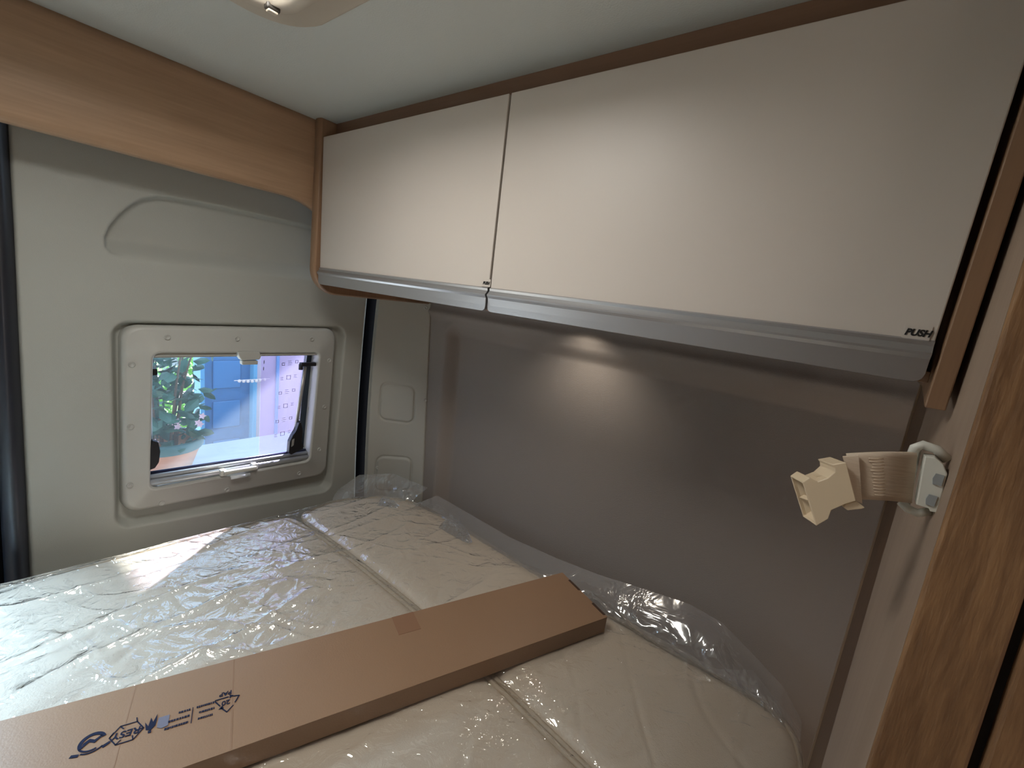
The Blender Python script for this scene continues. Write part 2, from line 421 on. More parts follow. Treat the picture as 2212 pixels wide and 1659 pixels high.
# ------------------------------------------------------------------ window_1
win = root('window_1', (0, 0, 0), 'small rear door window with grey plastic frame and black stays', 'window')
win['kind'] = 'structure'
y0 = YR + .042; yf = YR - .004
L = [xz(rquad(quad_off(frO, .002), .04), y0), xz(rquad(quad_off(frO, 0), .038), yf + .012), xz(rquad(quad_off(frO, -.004), .036), yf + .004), xz(rquad(quad_off(frO, -.012), .034), yf),
     xz(rquad(quad_off(frI, .012), .024), yf), xz(rquad(quad_off(frI, .008), .022), yf - .004), xz(rquad(quad_off(frI, .003), .02), yf - .004), xz(rquad(quad_off(frI, 0), .02), yf + .002), xz(rquad(quad_off(frI, 0), .02), y0 + .01)]
B().loops(L).out('frame', FRAMEP, win, True)
for (x, z) in [(.354, -.231), (.529, -.233), (.766, -.231), (.275, -.307), (.268, -.482), (.262, -.655), (.333, -.731), (.505, -.735), (.741, -.735), (.815, -.655), (.826, -.487), (.836, -.31)]:
    x *= K; z *= K; n = 18
    ring = lambda r, h: [(x + r * math.cos(a), yf - h, z + r * math.sin(a)) for a in np.linspace(0, 2 * math.pi, n + 1)[:-1]]
    B().loops([ring(.0085, -.002), ring(.0078, .003), ring(.006, .0035), ring(.0045, .001)], cap=True).out('screw_cap', SCREWW, win, True)
# roller blind cassette (top) and flyscreen bar (bottom)
YP = YR + .045
B().box((.335, yf + .008, -.309), (.85, YP + .02, -.290), .003).box((.335, yf + .004, -.304), (.85, yf + .01, -.3005)).out('blind_cassette', FRAMEP, win)
tl = [(.318, yf + .018, -.712), (.83, yf + .018, -.728)]
b = B(); b.tube([(.322, yf + .012, -.704), (.828, yf + .012, -.722)], .011, 14); b.tube([(.322, yf + .022, -.688), (.828, yf + .022, -.707)], .008, 12)
b.out('flyscreen_bar', mat('silver_bar', (.55, .57, .6), .3, metal=.4), win, True)
B().tube([(.322, yf + .035, -.680), (.828, yf + .035, -.700)], .006, 10).out('lower_seal', mat('dark_blue_seal', (.03, .035, .09), .3), win, True)
# black inner corner pieces of the glazing
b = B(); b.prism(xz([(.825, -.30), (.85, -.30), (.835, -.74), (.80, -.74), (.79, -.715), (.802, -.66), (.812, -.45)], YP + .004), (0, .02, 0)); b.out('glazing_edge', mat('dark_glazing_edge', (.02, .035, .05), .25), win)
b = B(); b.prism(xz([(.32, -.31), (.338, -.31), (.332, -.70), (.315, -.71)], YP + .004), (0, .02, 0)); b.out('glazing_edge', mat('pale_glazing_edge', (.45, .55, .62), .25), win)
# pane: flat acrylic sheet with thickness
pane = B().box((.30, YP + .022, -.74), (.87, YP + .028, -.27)).out('pane', PANE, win)
# lilac protective sticker on the right part of the pane, with faint pictograms
st = B().box((.664, YP + .0195, -.70), (.83, YP + .0215, -.312)).out('protective_sticker', STICK, win, label='lilac translucent sticker on the right part of the pane')
b = B()
for i in range(6):
    for j in range(3):
        x = .742 + j * .025 - i * .004; z = -.352 - i * .056 + j * .004
        w = .008 if j == 1 else .0055
        if (i + j) % 2 == 0:
            for (a, c, e, g) in ((-w, -w, w, -w + .0016), (-w, w - .0016, w, w), (-w, -w, -w + .0016, w), (w - .0016, -w, w, w)):
                b.box((x + a, YP + .0188, z + c), (x + e, YP + .0194, z + g))
        else:
            for q in range(3): b.box((x - w, YP + .0188, z - w + q * w * .9), (x + w * (.6 + .4 * ((q + i) % 2)), YP + .0194, z - w + q * w * .9 + .0016))
b.box((.672, YP + .0188, -.348), (.675, YP + .0194, -.336)); b.box((.671, YP + .0188, -.372), (.674, YP + .0194, -.360))
b.out('pictograms', mat('pale_lilac_ink', (.30, .27, .42), .6), st)
# stays
def stay(top, bot, m, rod):
    s_ = B().tube([top, tuple(lerp(Vector(top), Vector(bot), .5)), bot], .0065, 10).out('stay_rod', rod, win, True)
    return s_
GREYROD = mat('grey_rod', (.45, .44, .42), .35, metal=.6)
s_ = stay((.802, yf + .022, -.355), (.775, yf + .022, -.60), None, GREYROD)
B().box((.782, yf + .010, -.352), (.84, yf + .030, -.338), .003).tube([(.785, yf + .02, -.345), (.785, yf + .02, -.365)], .008, 12).out('stay_hinge', BLACK, s_)
knob = [(.785, -.565), (.792, -.60), (.788, -.655), (.800, -.668), (.790, -.680), (.752, -.693), (.742, -.685), (.744, -.640), (.755, -.615), (.768, -.60), (.776, -.57)]
B().prism(xz(knob, yf - .002), (0, .022, 0), .002).out('stay_clamp', BLACK, s_)
B().prism(xz([(.752, -.632), (.760, -.628), (.758, -.655), (.750, -.66)], yf - .004), (0, .003, 0)).out('clamp_window', GREYROD, s_)
s_ = B().tube([(.337, yf + .022, -.35), (.334, yf + .022, -.60)], .004, 10).out('stay_rod', mat('pale_rod', (.5, .6, .66), .3, metal=.3), win, True)
B().box((.325, yf + .008, -.362), (.352, yf + .03, -.342), .003).out('stay_hinge', BLACK, s_)
B().prism(xz([(.334, -.562), (.348, -.570), (.352, -.60), (.348, -.635), (.338, -.652), (.318, -.658), (.322, -.60)], yf - .002), (0, .024, 0), .002).out('stay_clamp', BLACK, s_)
# latches
b = B(); b.prism(xz([(.558, -.288), (.625, -.288), (.631, -.304), (.626, -.316), (.570, -.318), (.562, -.304)], yf - .016), (0, .03, 0), .003)
b.box((.573, yf - .012, -.334), (.622, yf + .012, -.320), .003).out('top_latch', FRAMEP, win)
lt = B().box((.512, yf - .010, -.722), (.530, yf + .02, -.700), .003).box((.612, yf - .010, -.722), (.630, yf + .02, -.700), .003)
lt.tube([(.52, yf - .012, -.7085), (.622, yf - .012, -.7125)], .008, 12).out('bottom_latch', WHITEP, win)
B().tube([(.54, yf - .018, -.7285), (.60, yf - .018, -.731)], .007, 12).out('latch_grip', mat('clear_white_plastic', (.75, .8, .85), .15), win, True)

# ------------------------------------------------------------------ valance board over the rear door
b = B()
def val_prof(x):
    zb_ = .217
    if x > .63: zb_ = .217 - .022 * ((x - .63) / .09) ** 2
    return zb_
V = []; xs = list(np.linspace(-1.25, .60, 20)) + list(np.linspace(.62, .724, 12))
yv = lambda z: 1.435 - .012 * math.sin(math.pi * (z - .2) / .25)
for x in xs:
    zb_ = val_prof(x); zs = [zb_ + (ZC - zb_) * k / 12 for k in range(13)]
    V.append([(x, yv(z), z) for z in zs] + [(x, 1.465, ZC), (x, 1.465, zb_ + .002), (x, 1.46, zb_ - .002), (x, 1.440, zb_ - .002)])
b.loops(V, True)
b.out('valance_board', WOODX, None, True, label='long oak laminate valance board above the rear door', cat='panel')

# ------------------------------------------------------------------ overhead cabinet
cab = root('overhead_cabinet', (0, 0, 0), 'long white overhead cabinet with two flap doors and grey handle strips', 'cabinet')
XF = .72
def xface(z): return XF + (z - .2) * -.02
# left end plate with a rounded front lower corner
def plate_outline(x0, zt, zb_, r, xb, y):
    P = [(xb, y, zt), (x0, y, zt), (x0, y, zb_ + r)]
    for k in range(1, 13):
        a = math.pi / 2 * k / 12; P.append((x0 + r - r * math.cos(a), y, zb_ + r - r * math.sin(a)))
    P.append((xb, y, zb_)); return P
ep = B().prism(plate_outline(.712, ZC, -.060, .075, 1.20, 1.394), (0, .036, 0), .0025).out('side_panel', WOODZ, cab)
# rolled edge band on the front of the plate
pts = [(.712, 1.412, ZC - .001), (.712, 1.412, .015)]
for k in range(1, 13):
    a = math.pi / 2 * k / 12; pts.append((.712 + .075 - .075 * math.cos(a), 1.412, .015 - .075 * math.sin(a)))
pts.append((1.19, 1.412, -.060))
bandr = []
Lb = []
for i, p in enumerate(pts):
    a = Vector(pts[max(0, i - 1)]); c = Vector(pts[min(len(pts) - 1, i + 1)]); t = (c - a).normalized(); n_ = Vector((t.z, 0, -t.x))
    if i == 0 or n_.x > .2: pass
    if n_.dot(Vector((-1, 0, -1))) < 0: n_ = -n_
    Lb.append([tuple(Vector(p) + n_ * (.006 * math.cos(q)) + Vector((0, 1, 0)) * (.0185 * math.sin(q))) for q in np.linspace(-math.pi / 2, math.pi / 2, 9)])
B().loops(Lb, closed=False).out('edge_band', WOODZ, ep, True)
# right end plate
rp = [(XF - .002, -.074, ZC), (XF - .002, -.074, -.062), (.80, -.074, -.040), (1.22, -.074, -.030), (1.22, -.074, ZC)]
B().prism(rp, (0, -.019, 0), .0015).out('side_panel', WOODZ, cab)
B().box((.758, -.074, .37), (.775, 1.394, ZC), .001).out('top_rail', WOODY, cab)
B().box((.755, -.074, -.034), (1.21, 1.394, -.020), .001).out('bottom_panel', WOODY, cab)
B().box((1.195, -.074, -.02), (1.21, 1.394, ZC)).out('back_panel', WOODY, cab)

def cab_door(ya, yb, push):
    """flap between ya (right) and yb (left)"""
    d = B()
    zt, zb_ = .402, .016
    P = [(xface(zt), ya, zt), (xface(zt), yb, zt), (xface(zb_), yb, zb_), (xface(zb_), ya, zb_)]
    o = B().prism(P, (.026, 0, 0), .0015).out('door', DOORW, cab)
    # aluminium handle strip, profile swept along Y with rounded lower corners
    prof = [(.0, .018), (-.003, .016), (-.002, .011), (-.006, .006), (-.009, .003), (-.009, .000), (-.005, -.005), (-.004, -.02), (-.0035, -.0335), (.001, -.0345), (.012, -.03), (.014, .0), (.014, .016)]
    n = 40; Ls = []
    for i in range(n + 1):
        y = ya + (yb - ya) * i / n
        # end rounding
        Ls.append([(xface(.02) + px, y, pz) for px, pz in prof])
    # rounded ends: pull the lower lip up near the ends
    ys = [ya, ya + .0015, ya + .004, ya + .008, ya + .013] + list(np.linspace(ya + .02, yb - .02, 20)) + [yb - .013, yb - .008, yb - .004, yb - .0015, yb]
    Ls = []
    for y in ys:
        e = min(y - ya, yb - y); r = .011; lift = r - math.sqrt(max(0, r * r - (r - e) ** 2)) if e < r else 0
        Ls.append([(xface(.02) + px, y, (pz if pz > -.015 else pz + lift)) for px, pz in prof])
    st_ = B().loops(Ls, True); m_ = len(prof)
    st_.f.append(tuple(range(m_))); st_.f.append(tuple((len(ys) - 1) * m_ + k for k in range(m_)))
    st_.out('handle_strip', ALU, o, label='grey metallic handle strip along the lower edge of the door')
    return o
d_left = cab_door(.658, 1.391, 1)
d_right = cab_door(-.066, .652, 2)

def text(body, name, size, M4, m, parent, shear=0, depth=.0004, bold=0):
    cu = bpy.data.curves.new(name, 'FONT'); cu.body = body; cu.size = size; cu.extrude = depth; cu.shear = shear; cu.offset = bold
    cu.align_x = 'CENTER'; cu.align_y = 'CENTER'
    o = bpy.data.objects.new(name + '_t', cu); COL.objects.link(o)
    bpy.context.view_layer.update()
    me = bpy.data.meshes.new_from_object(o.evaluated_get(bpy.context.evaluated_depsgraph_get()))
    bpy.data.objects.remove(o, do_unlink=True)
    me.transform(M4); me.materials.clear(); me.materials.append(m)
    q = bpy.data.objects.new(name, me); return put(q, parent)
def frame4(o, x, y):
    x = Vector(x).normalized(); y = Vector(y); y = (y - x * y.dot(x)).normalized(); z = x.cross(y)
    M_ = Matrix((x, y, z)).transposed().to_4x4(); M_.translation = Vector(o); return M_
LBL = mat('white_label', (.55, .505, .46), .36)
for dr, yc, zc, s_ in ((d_left, .6655, .0265, .0085), (d_right, -.0480, .0245, .0108)):
    xx = xface(zc) - .0012
    lb = B().box((xx, yc - .0125, zc - .0075), (xx + .001, yc + .013, zc + .009)).out('push_label', LBL, dr)
    t_ = text('PUSH', 'push_lettering', s_, frame4((xx - .0004, yc - .0005, zc), (0, -1, 0), (0, 0, 1)), PRINT, lb, shear=.25, bold=.00045)
    for v in t_.data.vertices: v.co.y = (yc) + (v.co.y - yc) * .92

# small lamp under the cabinet (hidden by the handle strip) that lights the side wall
lamp = root('cabinet_lamp', (0, 0, 0), 'small round lamp under the overhead cabinet lighting the side wall', 'lamp')
ring = lambda r, z: [(1.10 + r * math.cos(a), .66 + r * math.sin(a), z) for a in np.linspace(0, 2 * math.pi, 25)[:-1]]
B().loops([ring(.03, -.034), ring(.03, -.04), ring(.026, -.042), ring(.02, -.040), ring(.018, -.037)], cap=True).out('housing', WHITEP, lamp, True)
light('cabinet_lamp_light', 'SPOT', (1.10, .66, -.048), (.30, .02, -1), 2.6, (1.0, .90, .76), .012, spot=125, blend=1.0)

# ------------------------------------------------------------------ roof hatch
hatch = root('roof_hatch', (0, 0, 0), 'cream plastic roof hatch frame in the grey ceiling', 'roof hatch')
hc = [(-.14, .40), (.458, .36), (.452, .990), (-.14, .985)]
xy = lambda P, z: [(p[0], p[1], z) for p in P]
B().loops([xy(rquad(hc, .09), ZC + .002), xy(rquad(quad_off(hc, -.003), .09), ZC - .008), xy(rquad(quad_off(hc, -.012), .085), ZC - .014), xy(rquad(quad_off(hc, -.055), .07), ZC - .018),
           xy(rquad(quad_off(hc, -.06), .06), ZC - .026), xy(rquad(quad_off(hc, -.085), .05), ZC - .028), xy(rquad(quad_off(hc, -.09), .05), ZC + .0)]).out('frame', CREAM, hatch, True)
B().loops([xy(rquad([(-.06, .47), (.37, .47), (.37, .905), (-.06, .905)], .05), ZC + .042), xy(rquad([(-.05, .48), (.36, .48), (.36, .895), (-.05, .895)], .05), ZC + .10)], cap=True).out('dome', mat('milky_dome_acrylic', (.8, .8, .8), .3), hatch, True)
B().box((.350, .885, ZC - .034), (.372, .9, ZC - .024), .003).out('catch', mat('dark_catch', (.04, .035, .03), .4), hatch)
B().box((.353, .887, ZC - .037), (.369, .898, ZC - .033), .0015).out('catch_button', CREAM, hatch)

# ------------------------------------------------------------------ wardrobe on the right
CORN = [(ZC, .735), (.113, .706), (-.058, .678), (-.219, .655), (-.477, .620), (-1.0, .575), (-2.45, .55)]
DARK = [(ZC, 1.15), (-.106, 1.043), (-.361, 1.000), (-.749, .910), (-1.2, .85), (-2.45, .80)]
LEFT = [(ZC, 1.224), (-.135, 1.222), (-.432, 1.175), (-.918, 1.091), (-1.2, 1.05), (-2.45, 1.0)]
def ip(tab, z): return float(np.interp(-z, [-t[0] for t in tab], [t[1] for t in tab]))
ward = root('wardrobe', (0, 0, 0), 'tall oak laminate wardrobe at the right with pale side face', 'wardrobe')
YW = -.100
CORN, DARK, LEFT = ([(z * .909 if -1.1 < z < .4 else z, x * .909 - .010) for z, x in T] for T in (CORN, DARK, LEFT))
zs = sorted(set([t[0] for t in CORN + DARK + LEFT] + list(np.linspace(-1.0, ZC, 30))), reverse=True)
def panel(tabL, tabR, y, th, name, m, back=None):
    L_ = []
    for z in zs:
        a, c = ip(tabL, z), ip(tabR, z)
        L_.append([(a, y, z), (c, y, z), (c, y - th, z), (a, y - th, z)])
    b_ = B().loops(L_, True); b_.f.append((0, 1, 2, 3)); b_.f.append(tuple(range((len(zs) - 1) * 4, len(zs) * 4)))
    return b_.out(name, m, ward)
off = lambda tab, d: [(z, x + d) for z, x in tab]
panel(off(CORN, .004), DARK, YW, .02, 'side_panel', WOODL)
panel(DARK, LEFT, YW - .002, .018, 'rear_strip', WOODD)
panel(LEFT, off(LEFT, .012), YW + .001, .02, 'edge_bead', mat('brown_edge_bead', (.27, .185, .12), .4))
# front stile and door (faces towards the aisle)
def front(ya, yb, name, m, th=.05, inset=0.0, rnd=0.0):
    L_ = []
    for z in zs:
        c = ip(CORN, z) + inset
        L_.append([(c + rnd, ya, z), (c + rnd * .3, ya - rnd * .3, z), (c, ya - rnd, z), (c, yb + rnd, z), (c + rnd * .3, yb + rnd * .3, z), (c + rnd, yb, z), (c + th, yb, z), (c + th, ya, z)])
    b_ = B().loops(L_, True); b_.f.append(tuple(range(8))); b_.f.append(tuple(range((len(zs) - 1) * 8, len(zs) * 8)))
    return b_.out(name, m, ward)
front(YW - .0003, -.1645, 'front_stile', WOODF, rnd=.003)
front(-.1645, -.173, 'shadow_gap', BLACK, inset=.012, th=.02)
front(-.173, -.62, 'door', WOODF, rnd=.003, th=.02)
front(-.62, -.78, 'front_stile', WOODF)

# ------------------------------------------------------------------ strap with buckle
strap = root('restraint_strap', (0, 0, 0), 'ivory buckle on a short beige webbing strap screwed to the wardrobe', 'strap')
# bracket: white plate standing off the pale face near the corner
bk = [(.70, -.086, -.117), (.70, -.0955, -.1155), (.70, -.103, -.121), (.70, -.109, -.131), (.70, -.1115, -.179), (.70, -.105, -.180), (.70, -.104, -.175), (.70, -.092, -.177)]
br = B().prism(bk, (.022, .0, 0), .0012).out('bracket', WHITEP, strap)
for (y, z) in ((-.1025, -.140), (-.1025, -.166)):
    B().prism([(.6995, y - .0045, z + .0065), (.6995, y + .003, z + .0065), (.6995, y + .0045, z), (.6995, y + .003, z - .0065), (.6995, y - .0045, z - .0065)], (-.0012, 0, 0)).out('screw', SCREW, br, label='shiny steel screw in the white bracket')
# loop of the bracket around the webbing
lp = [(.715, -.088, -.116), (.712, -.079, -.108), (.712, -.0765, -.112), (.712, -.0765, -.122)]
b = B().tube([(.718, -.108, -.118), (.718, -.096, -.1085), (.716, -.083, -.1065), (.714, -.077, -.112), (.714, -.0765, -.122)], .0055, 10)
b.tube([(.718, -.108, -.184), (.716, -.098, -.190), (.714, -.088, -.188), (.714, -.080, -.182)], .005, 10)
b.tube([(.722, -.080, -.115), (.722, -.086, -.186)], .004, 10)
b.out('loop', WHITEP, strap, True)
# webbing ribbon from the loop to the buckle, with a slack fold
WEB = bpy.data.materials.new('beige_webbing'); WEB.use_nodes = True
nt = WEB.node_tree; p = nt.nodes['Principled BSDF']; p.inputs['Base Color'].default_value = (.62, .51, .40, 1); p.inputs['Roughness'].default_value = .8
tc = nt.nodes.new('ShaderNodeTexCoord'); mp = nt.nodes.new('ShaderNodeMapping'); mp.inputs['Scale'].default_value = (60, 60, 700); wv = nt.nodes.new('ShaderNodeTexNoise'); wv.inputs['Scale'].default_value = 1
bp = nt.nodes.new('ShaderNodeBump'); bp.inputs['Strength'].default_value = .3; bp.inputs['Distance'].default_value = .001
nt.links.new(tc.outputs['Object'], mp.inputs[0]); nt.links.new(mp.outputs[0], wv.inputs['Vector']); nt.links.new(wv.outputs['Fac'], bp.inputs['Height']); nt.links.new(bp.outputs[0], p.inputs['Normal'])
T0, T1 = Vector((.682, -.014, -.134)), Vector((.712, -.080, -.1165))
U0, U1 = Vector((.682, -.036, -.187)), Vector((.712, -.089, -.179))
Lw = []
for i in range(25):
    t = i / 24; bow = Vector((-.010, 0, 0)) * math.sin(math.pi * t); dz = Vector((0, 0, .0035)) * math.sin(math.pi * t)
    a = T0.lerp(T1, t) + bow + dz; c = U0.lerp(U1, t) + bow + dz * 1.2
    n_ = Vector((-1, -.3, 0)).normalized() * .0016
    row = [a.lerp(c, k / 10) for k in range(11)]
    Lw.append([tuple(q + n_) for q in row] + [tuple(q - n_) for q in row[::-1]])
B().loops(Lw).out('webbing', WEB, strap, True)
# stitched overlap
b = B(); rnd = random.Random(4)
for k in range(13):
    t = .55 + rnd.uniform(-.02, .02); z0 = k / 12
    a = T0.lerp(T1, .34 + rnd.uniform(-.04, .03)) + Vector((-.0105, 0, .003)); c = U0.lerp(U1, .34) + Vector((-.0105, 0, .003))
    a2 = T0.lerp(T1, .52 + rnd.uniform(-.02, .02)) + Vector((-.0115, 0, .003)); c2 = U0.lerp(U1, .52) + Vector((-.0115, 0, .003))
    f_ = .12 + .76 * z0
    b.tube([tuple(a.lerp(c, f_)), tuple(a.lerp(c, f_ + .02).lerp(a2.lerp(c2, f_), .5)), tuple(a2.lerp(c2, f_))], .0009, 6)
b.out('stitching', mat('ivory_thread', (.62, .50, .38), .6), strap, True)
# the second layer of webbing folded through the buckle
Lw = []
for i in range(9):
    t = i / 8; a = Vector((.674, -.012, -.137)).lerp(Vector((.676, -.026, -.131)), t); c = Vector((.674, -.0345, -.186)).lerp(Vector((.676, -.0425, -.188)), t); n_ = Vector((-1, -.3, 0)).normalized() * .002
    Lw.append([tuple(a - n_), tuple(a + n_), tuple(c + n_), tuple(c - n_)])
B().loops(Lw).out('webbing_fold', WEB, strap)
# buckle housing: tube-like body with an opening at its free end and two side notches
fy = [(.020, -.180), (.014, -.171), (.005, -.1735), (-.0035, -.1655), (-.0085, -.1555), (-.0070, -.1505), (-.004, -.1475), (-.0165, -.1400), (-.036, -.183), (-.0275, -.1905), (-.016, -.204), (-.0155, -.216), (-.006, -.230)]
e = Vector((.030, .0165, -.0045))
bu = B()
front_ = [(.660, y, z) for y, z in fy]
bm = bmesh.new(); a = [bm.verts.new(q) for q in front_]; c = [bm.verts.new(Vector(q) + e) for q in front_]; n = len(front_)
bm.faces.new(a); bm.faces.new(c[::-1])
for i in range(n - 1): bm.faces.new((a[i], c[i], c[i + 1], a[i + 1]))
endf = bm.faces.new((a[n - 1], c[n - 1], c[0], a[0]))
bmesh.ops.recalc_face_normals(bm, faces=bm.faces)
# carve the mouth
dirn = ((a[8].co + a[7].co) / 2 - (a[0].co + a[12].co) / 2).normalized() * .0085
bmesh.ops.inset_individual(bm, faces=[endf], thickness=.0032)
bmesh.ops.inset_individual(bm, faces=[endf], thickness=.0004, depth=-.012)
bu.bm(bm)
buck = bu.out('buckle', BUCK, strap)
bv = buck.modifiers.new('b', 'BEVEL'); bv.width = .0012; bv.segments = 3; bv.limit_method = 'ANGLE'; bv.angle_limit = math.radians(35)
# inner divider in the mouth, inner tongue seen through the notch, and the lower bar
B().prism([(.668, .0075, -.2035), (.670, .0065, -.2055), (.690, .019, -.211), (.688, .020, -.209)], tuple(dirn * .8)).out('mouth_rib', BUCK, buck)
B().prism([(.668, -.006, -.1625), (.672, .008, -.170), (.684, .014, -.172), (.680, .0, -.162)], (0, 0, -.006)).out('guide_bar', BUCK, buck)
B().prism([(.664, -.0275, -.1905), (.664, -.036, -.184), (.664, -.046, -.189), (.664, -.043, -.192), (.664, -.031, -.199), (.664, -.026, -.1965)], (.012, .003, -.001), .001).out('strap_bar', BUCK, buck)

# ------------------------------------------------------------------ bed
B().box((-1.25, -.092, -2.45), (1.20, 1.56, -.985)).out('bed_base', mat('bed_box_laminate', (.30, .19, .12), .5), None, label='wooden bed base box under the two mattress pieces', cat='bed')

def resample(P, n):
    P = [Vector(p) for p in P]; d = [0]
    for i in range(1, len(P)): d.append(d[-1] + (P[i] - P[i - 1]).length)
    return [tuple(np.interp(np.linspace(0, d[-1], n), d, [p[k] for p in P])) for k in range(0)] or list(zip(*[np.interp(np.linspace(0, d[-1], n), d, [p[k] for p in P]) for k in range(2)]))
def chaikin(P, it=3, closed=True):
    for _ in range(it):
        Q = []
        for i in range(len(P)):
            a = P[i]; b_ = P[(i + 1) % len(P)]
            Q += [(a[0] * .75 + b_[0] * .25, a[1] * .75 + b_[1] * .25), (a[0] * .25 + b_[0] * .75, a[1] * .25 + b_[1] * .75)]
        P = Q
    return P
outA = chaikin([(-1.22, -.09), (-1.22, 1.50), (-1.18, 1.53), (-.6, 1.525), (.011, 1.482), (.266, 1.458), (.496, 1.448), (.60, 1.43), (.655, 1.405), (.672, 1.36), (.690, 1.20), (.697, .99), (.700, .72), (.690, .473), (.672, .256), (.66, .0), (.64, -.075), (.58, -.10), (.3, -.10), (-1.18, -.11)], 3)
outB = chaikin([(.682, .25), (.704, .473), (.711, .72), (.709, .99), (.700, 1.20), (.690, 1.34), (.700, 1.392), (.741, 1.416), (.836, 1.430), (.93, 1.395), (1.03, 1.335), (1.080, 1.24), (1.098, 1.083), (1.096, .85), (1.092, .635), (1.100, .35), (1.108, .12), (1.116, .02), (1.100, -.045), (1.062, -.080), (.99, -.097), (.85, -.1), (.72, -.1), (.672, -.08), (.668, .0)], 3)

def rows(P, nx, ny, mu=.0):
    """rows of x-spans for a y-monotone outline"""
    ys_ = [p[1] for p in P]; y0_, y1_ = min(ys_), max(ys_)
    T = (1 - np.cos(np.linspace(0, math.pi, ny))) / 2; T = T * .35 + np.linspace(0, 1, ny) * .65
    Ys = y0_ + 1e-4 + (y1_ - y0_ - 2e-4) * T
    X = np.zeros((ny, nx)); Y = np.zeros((ny, nx)); U = np.linspace(0, 1, nx); U = U * .8 + (1 - np.cos(U * math.pi)) / 2 * .2
    n = len(P)
    for j, y in enumerate(Ys):
        xs_ = []
        for i in range(n):
            a, b_ = P[i], P[(i + 1) % n]
            if (a[1] > y) != (b_[1] > y): xs_.append(a[0] + (b_[0] - a[0]) * (y - a[1]) / (b_[1] - a[1]))
        X[j] = min(xs_) + (max(xs_) - min(xs_)) * U; Y[j] = y
    return X, Y
def quilt(X, Y):
    X = X + .035 * np.sin(Y * 14); Y = Y + .03 * np.sin(X * 11); u = (X * .75 + Y) / .23; v = (X * .75 - Y) / .23
    q = np.minimum(np.abs(u - np.round(u)), np.abs(v - np.round(v)))
    return -.0018 * np.exp(-(q / .045) ** 2)
def bedh(X, Y):
    """low undulation common to mattress and wrap"""
    return .007 * (vn(X * 3 + 5, Y * 3 + 9) - .5) + .004 * (vn(X * 2 + 15, Y * 9 + 3) - .5)
def mattress(P, nx, ny, label):
    X, Y = rows(P, nx, ny); d = np.maximum(poly_d(X, Y, P), 0)
    Zt = ZB + .010 - .018 * np.exp(-d / .016) + quilt(X, Y) * sst(d / .06) + bedh(X, Y) * sst(d / .08)
    Zt = Zt - .004 * np.exp(-(d - .0) / .05)
    co = np.stack([X, Y, Zt], -1).reshape(-1, 3).tolist(); idx = np.arange(nx * ny).reshape(ny, nx)
    f = np.stack([idx[:-1, :-1], idx[:-1, 1:], idx[1:, 1:], idx[1:, :-1]], -1).reshape(-1, 4).tolist()
    ringi = list(idx[0, :]) + list(idx[1:, -1]) + list(idx[-1, -2::-1]) + list(idx[-2:0:-1, 0])
    cx, cy = X.mean(), Y.mean(); prev = ringi
    for k, (o_, z) in enumerate(((.004, ZB - .02), (.006, ZB - .07), (.0, ZB - .14))):
        cur = []
        for i in ringi:
            p_ = Vector(co[i]); dd = Vector((p_.x - cx, p_.y - cy)).normalized() * o_
            cur.append(len(co)); co.append((p_.x + dd.x * .0, p_.y + dd.y * .0, z))
        for i in range(len(ringi)): f.append((prev[i], prev[(i + 1) % len(ringi)], cur[(i + 1) % len(ringi)], cur[i]))
        prev = cur
    o = mesh('mattress', co, f, MATT, None, True, label=label, cat='mattress')
    pts_ = [(x, y, ZB - .006) for x, y in P]; pts_.append(pts_[0])
    B().tube(pts_, .0065, 8, cap=False).out('piping', PIPE, o, True)
    return o
mA = mattress(outA, 330, 300, 'large cream quilted mattress piece under the rear window')
mB = mattress(outB, 110, 300, 'narrow cream quilted mattress piece beside the side wall')

# plastic wrap pulled over both pieces
outP = chaikin([(-1.23, -.10), (-1.23, 1.50), (-1.18, 1.54), (-.6, 1.532), (.011, 1.488), (.266, 1.464), (.496, 1.454), (.60, 1.44), (.66, 1.412), (.741, 1.422), (.836, 1.436), (.935, 1.400), (1.035, 1.338), (1.086, 1.24), (1.103, 1.083), (1.101, .85), (1.098, .635), (1.105, .35), (1.113, .12), (1.120, .02), (1.104, -.05), (1.064, -.086), (.99, -.103), (.72, -.106), (.3, -.106), (-1.18, -.12)], 3)
def wrap_h(X, Y):
    d1 = .010 * (ridge(X * 2.2 + .4 * Y, Y * 13 + .6 * vn(X * 4, Y * 4)) ** 6)          # long folds along X
    u = X * .80 + Y * .60; v = -X * .60 + Y * .80
    d2 = .0065 * ridge(u * 20 + 2.5 * vn(X * 6, Y * 6), v * 5 + 1.5 * vn(X * 5 + 9, Y * 5)) ** 6
    m_ = sst((.72 - X) / .5) * sst((Y - .55) / .35) * 1.0 + .45
    m2 = .25 + 1.2 * np.clip(vn(X * 3.1 + 4, Y * 3.7 + 8) - .35, 0, 1)
    d3 = .003 * ridge(u * 46 + 3 * vn(X * 11, Y * 11), v * 17) ** 4
    return (d1 * (.25 + m_ * .6) + (d2 + d3) * m_ * m2 * 2.0)
X, Y = rows(outP, 560, 470); d = np.maximum(poly_d(X, Y, outP), 0)
seamx = np.interp(Y, [-.1, .25, .47, .72, .99, 1.2, 1.4], [.66, .675, .697, .706, .703, .694, .684])
Zt = ZB + .0145 - .018 * np.exp(-d / .016) + bedh(X, Y) * sst(d / .08) + wrap_h(X, Y) * sst(d / .05) - .007 * np.exp(-((X - seamx) / .014) ** 2) - .006 * np.exp(-(d) / .05) * 0
ny, nx = X.shape; idx = np.arange(nx * ny).reshape(ny, nx)
f = np.stack([idx[:-1, :-1], idx[:-1, 1:], idx[1:, 1:], idx[1:, :-1]], -1).reshape(-1, 4).tolist()
co = np.stack([X, Y, Zt], -1).reshape(-1, 3).tolist()
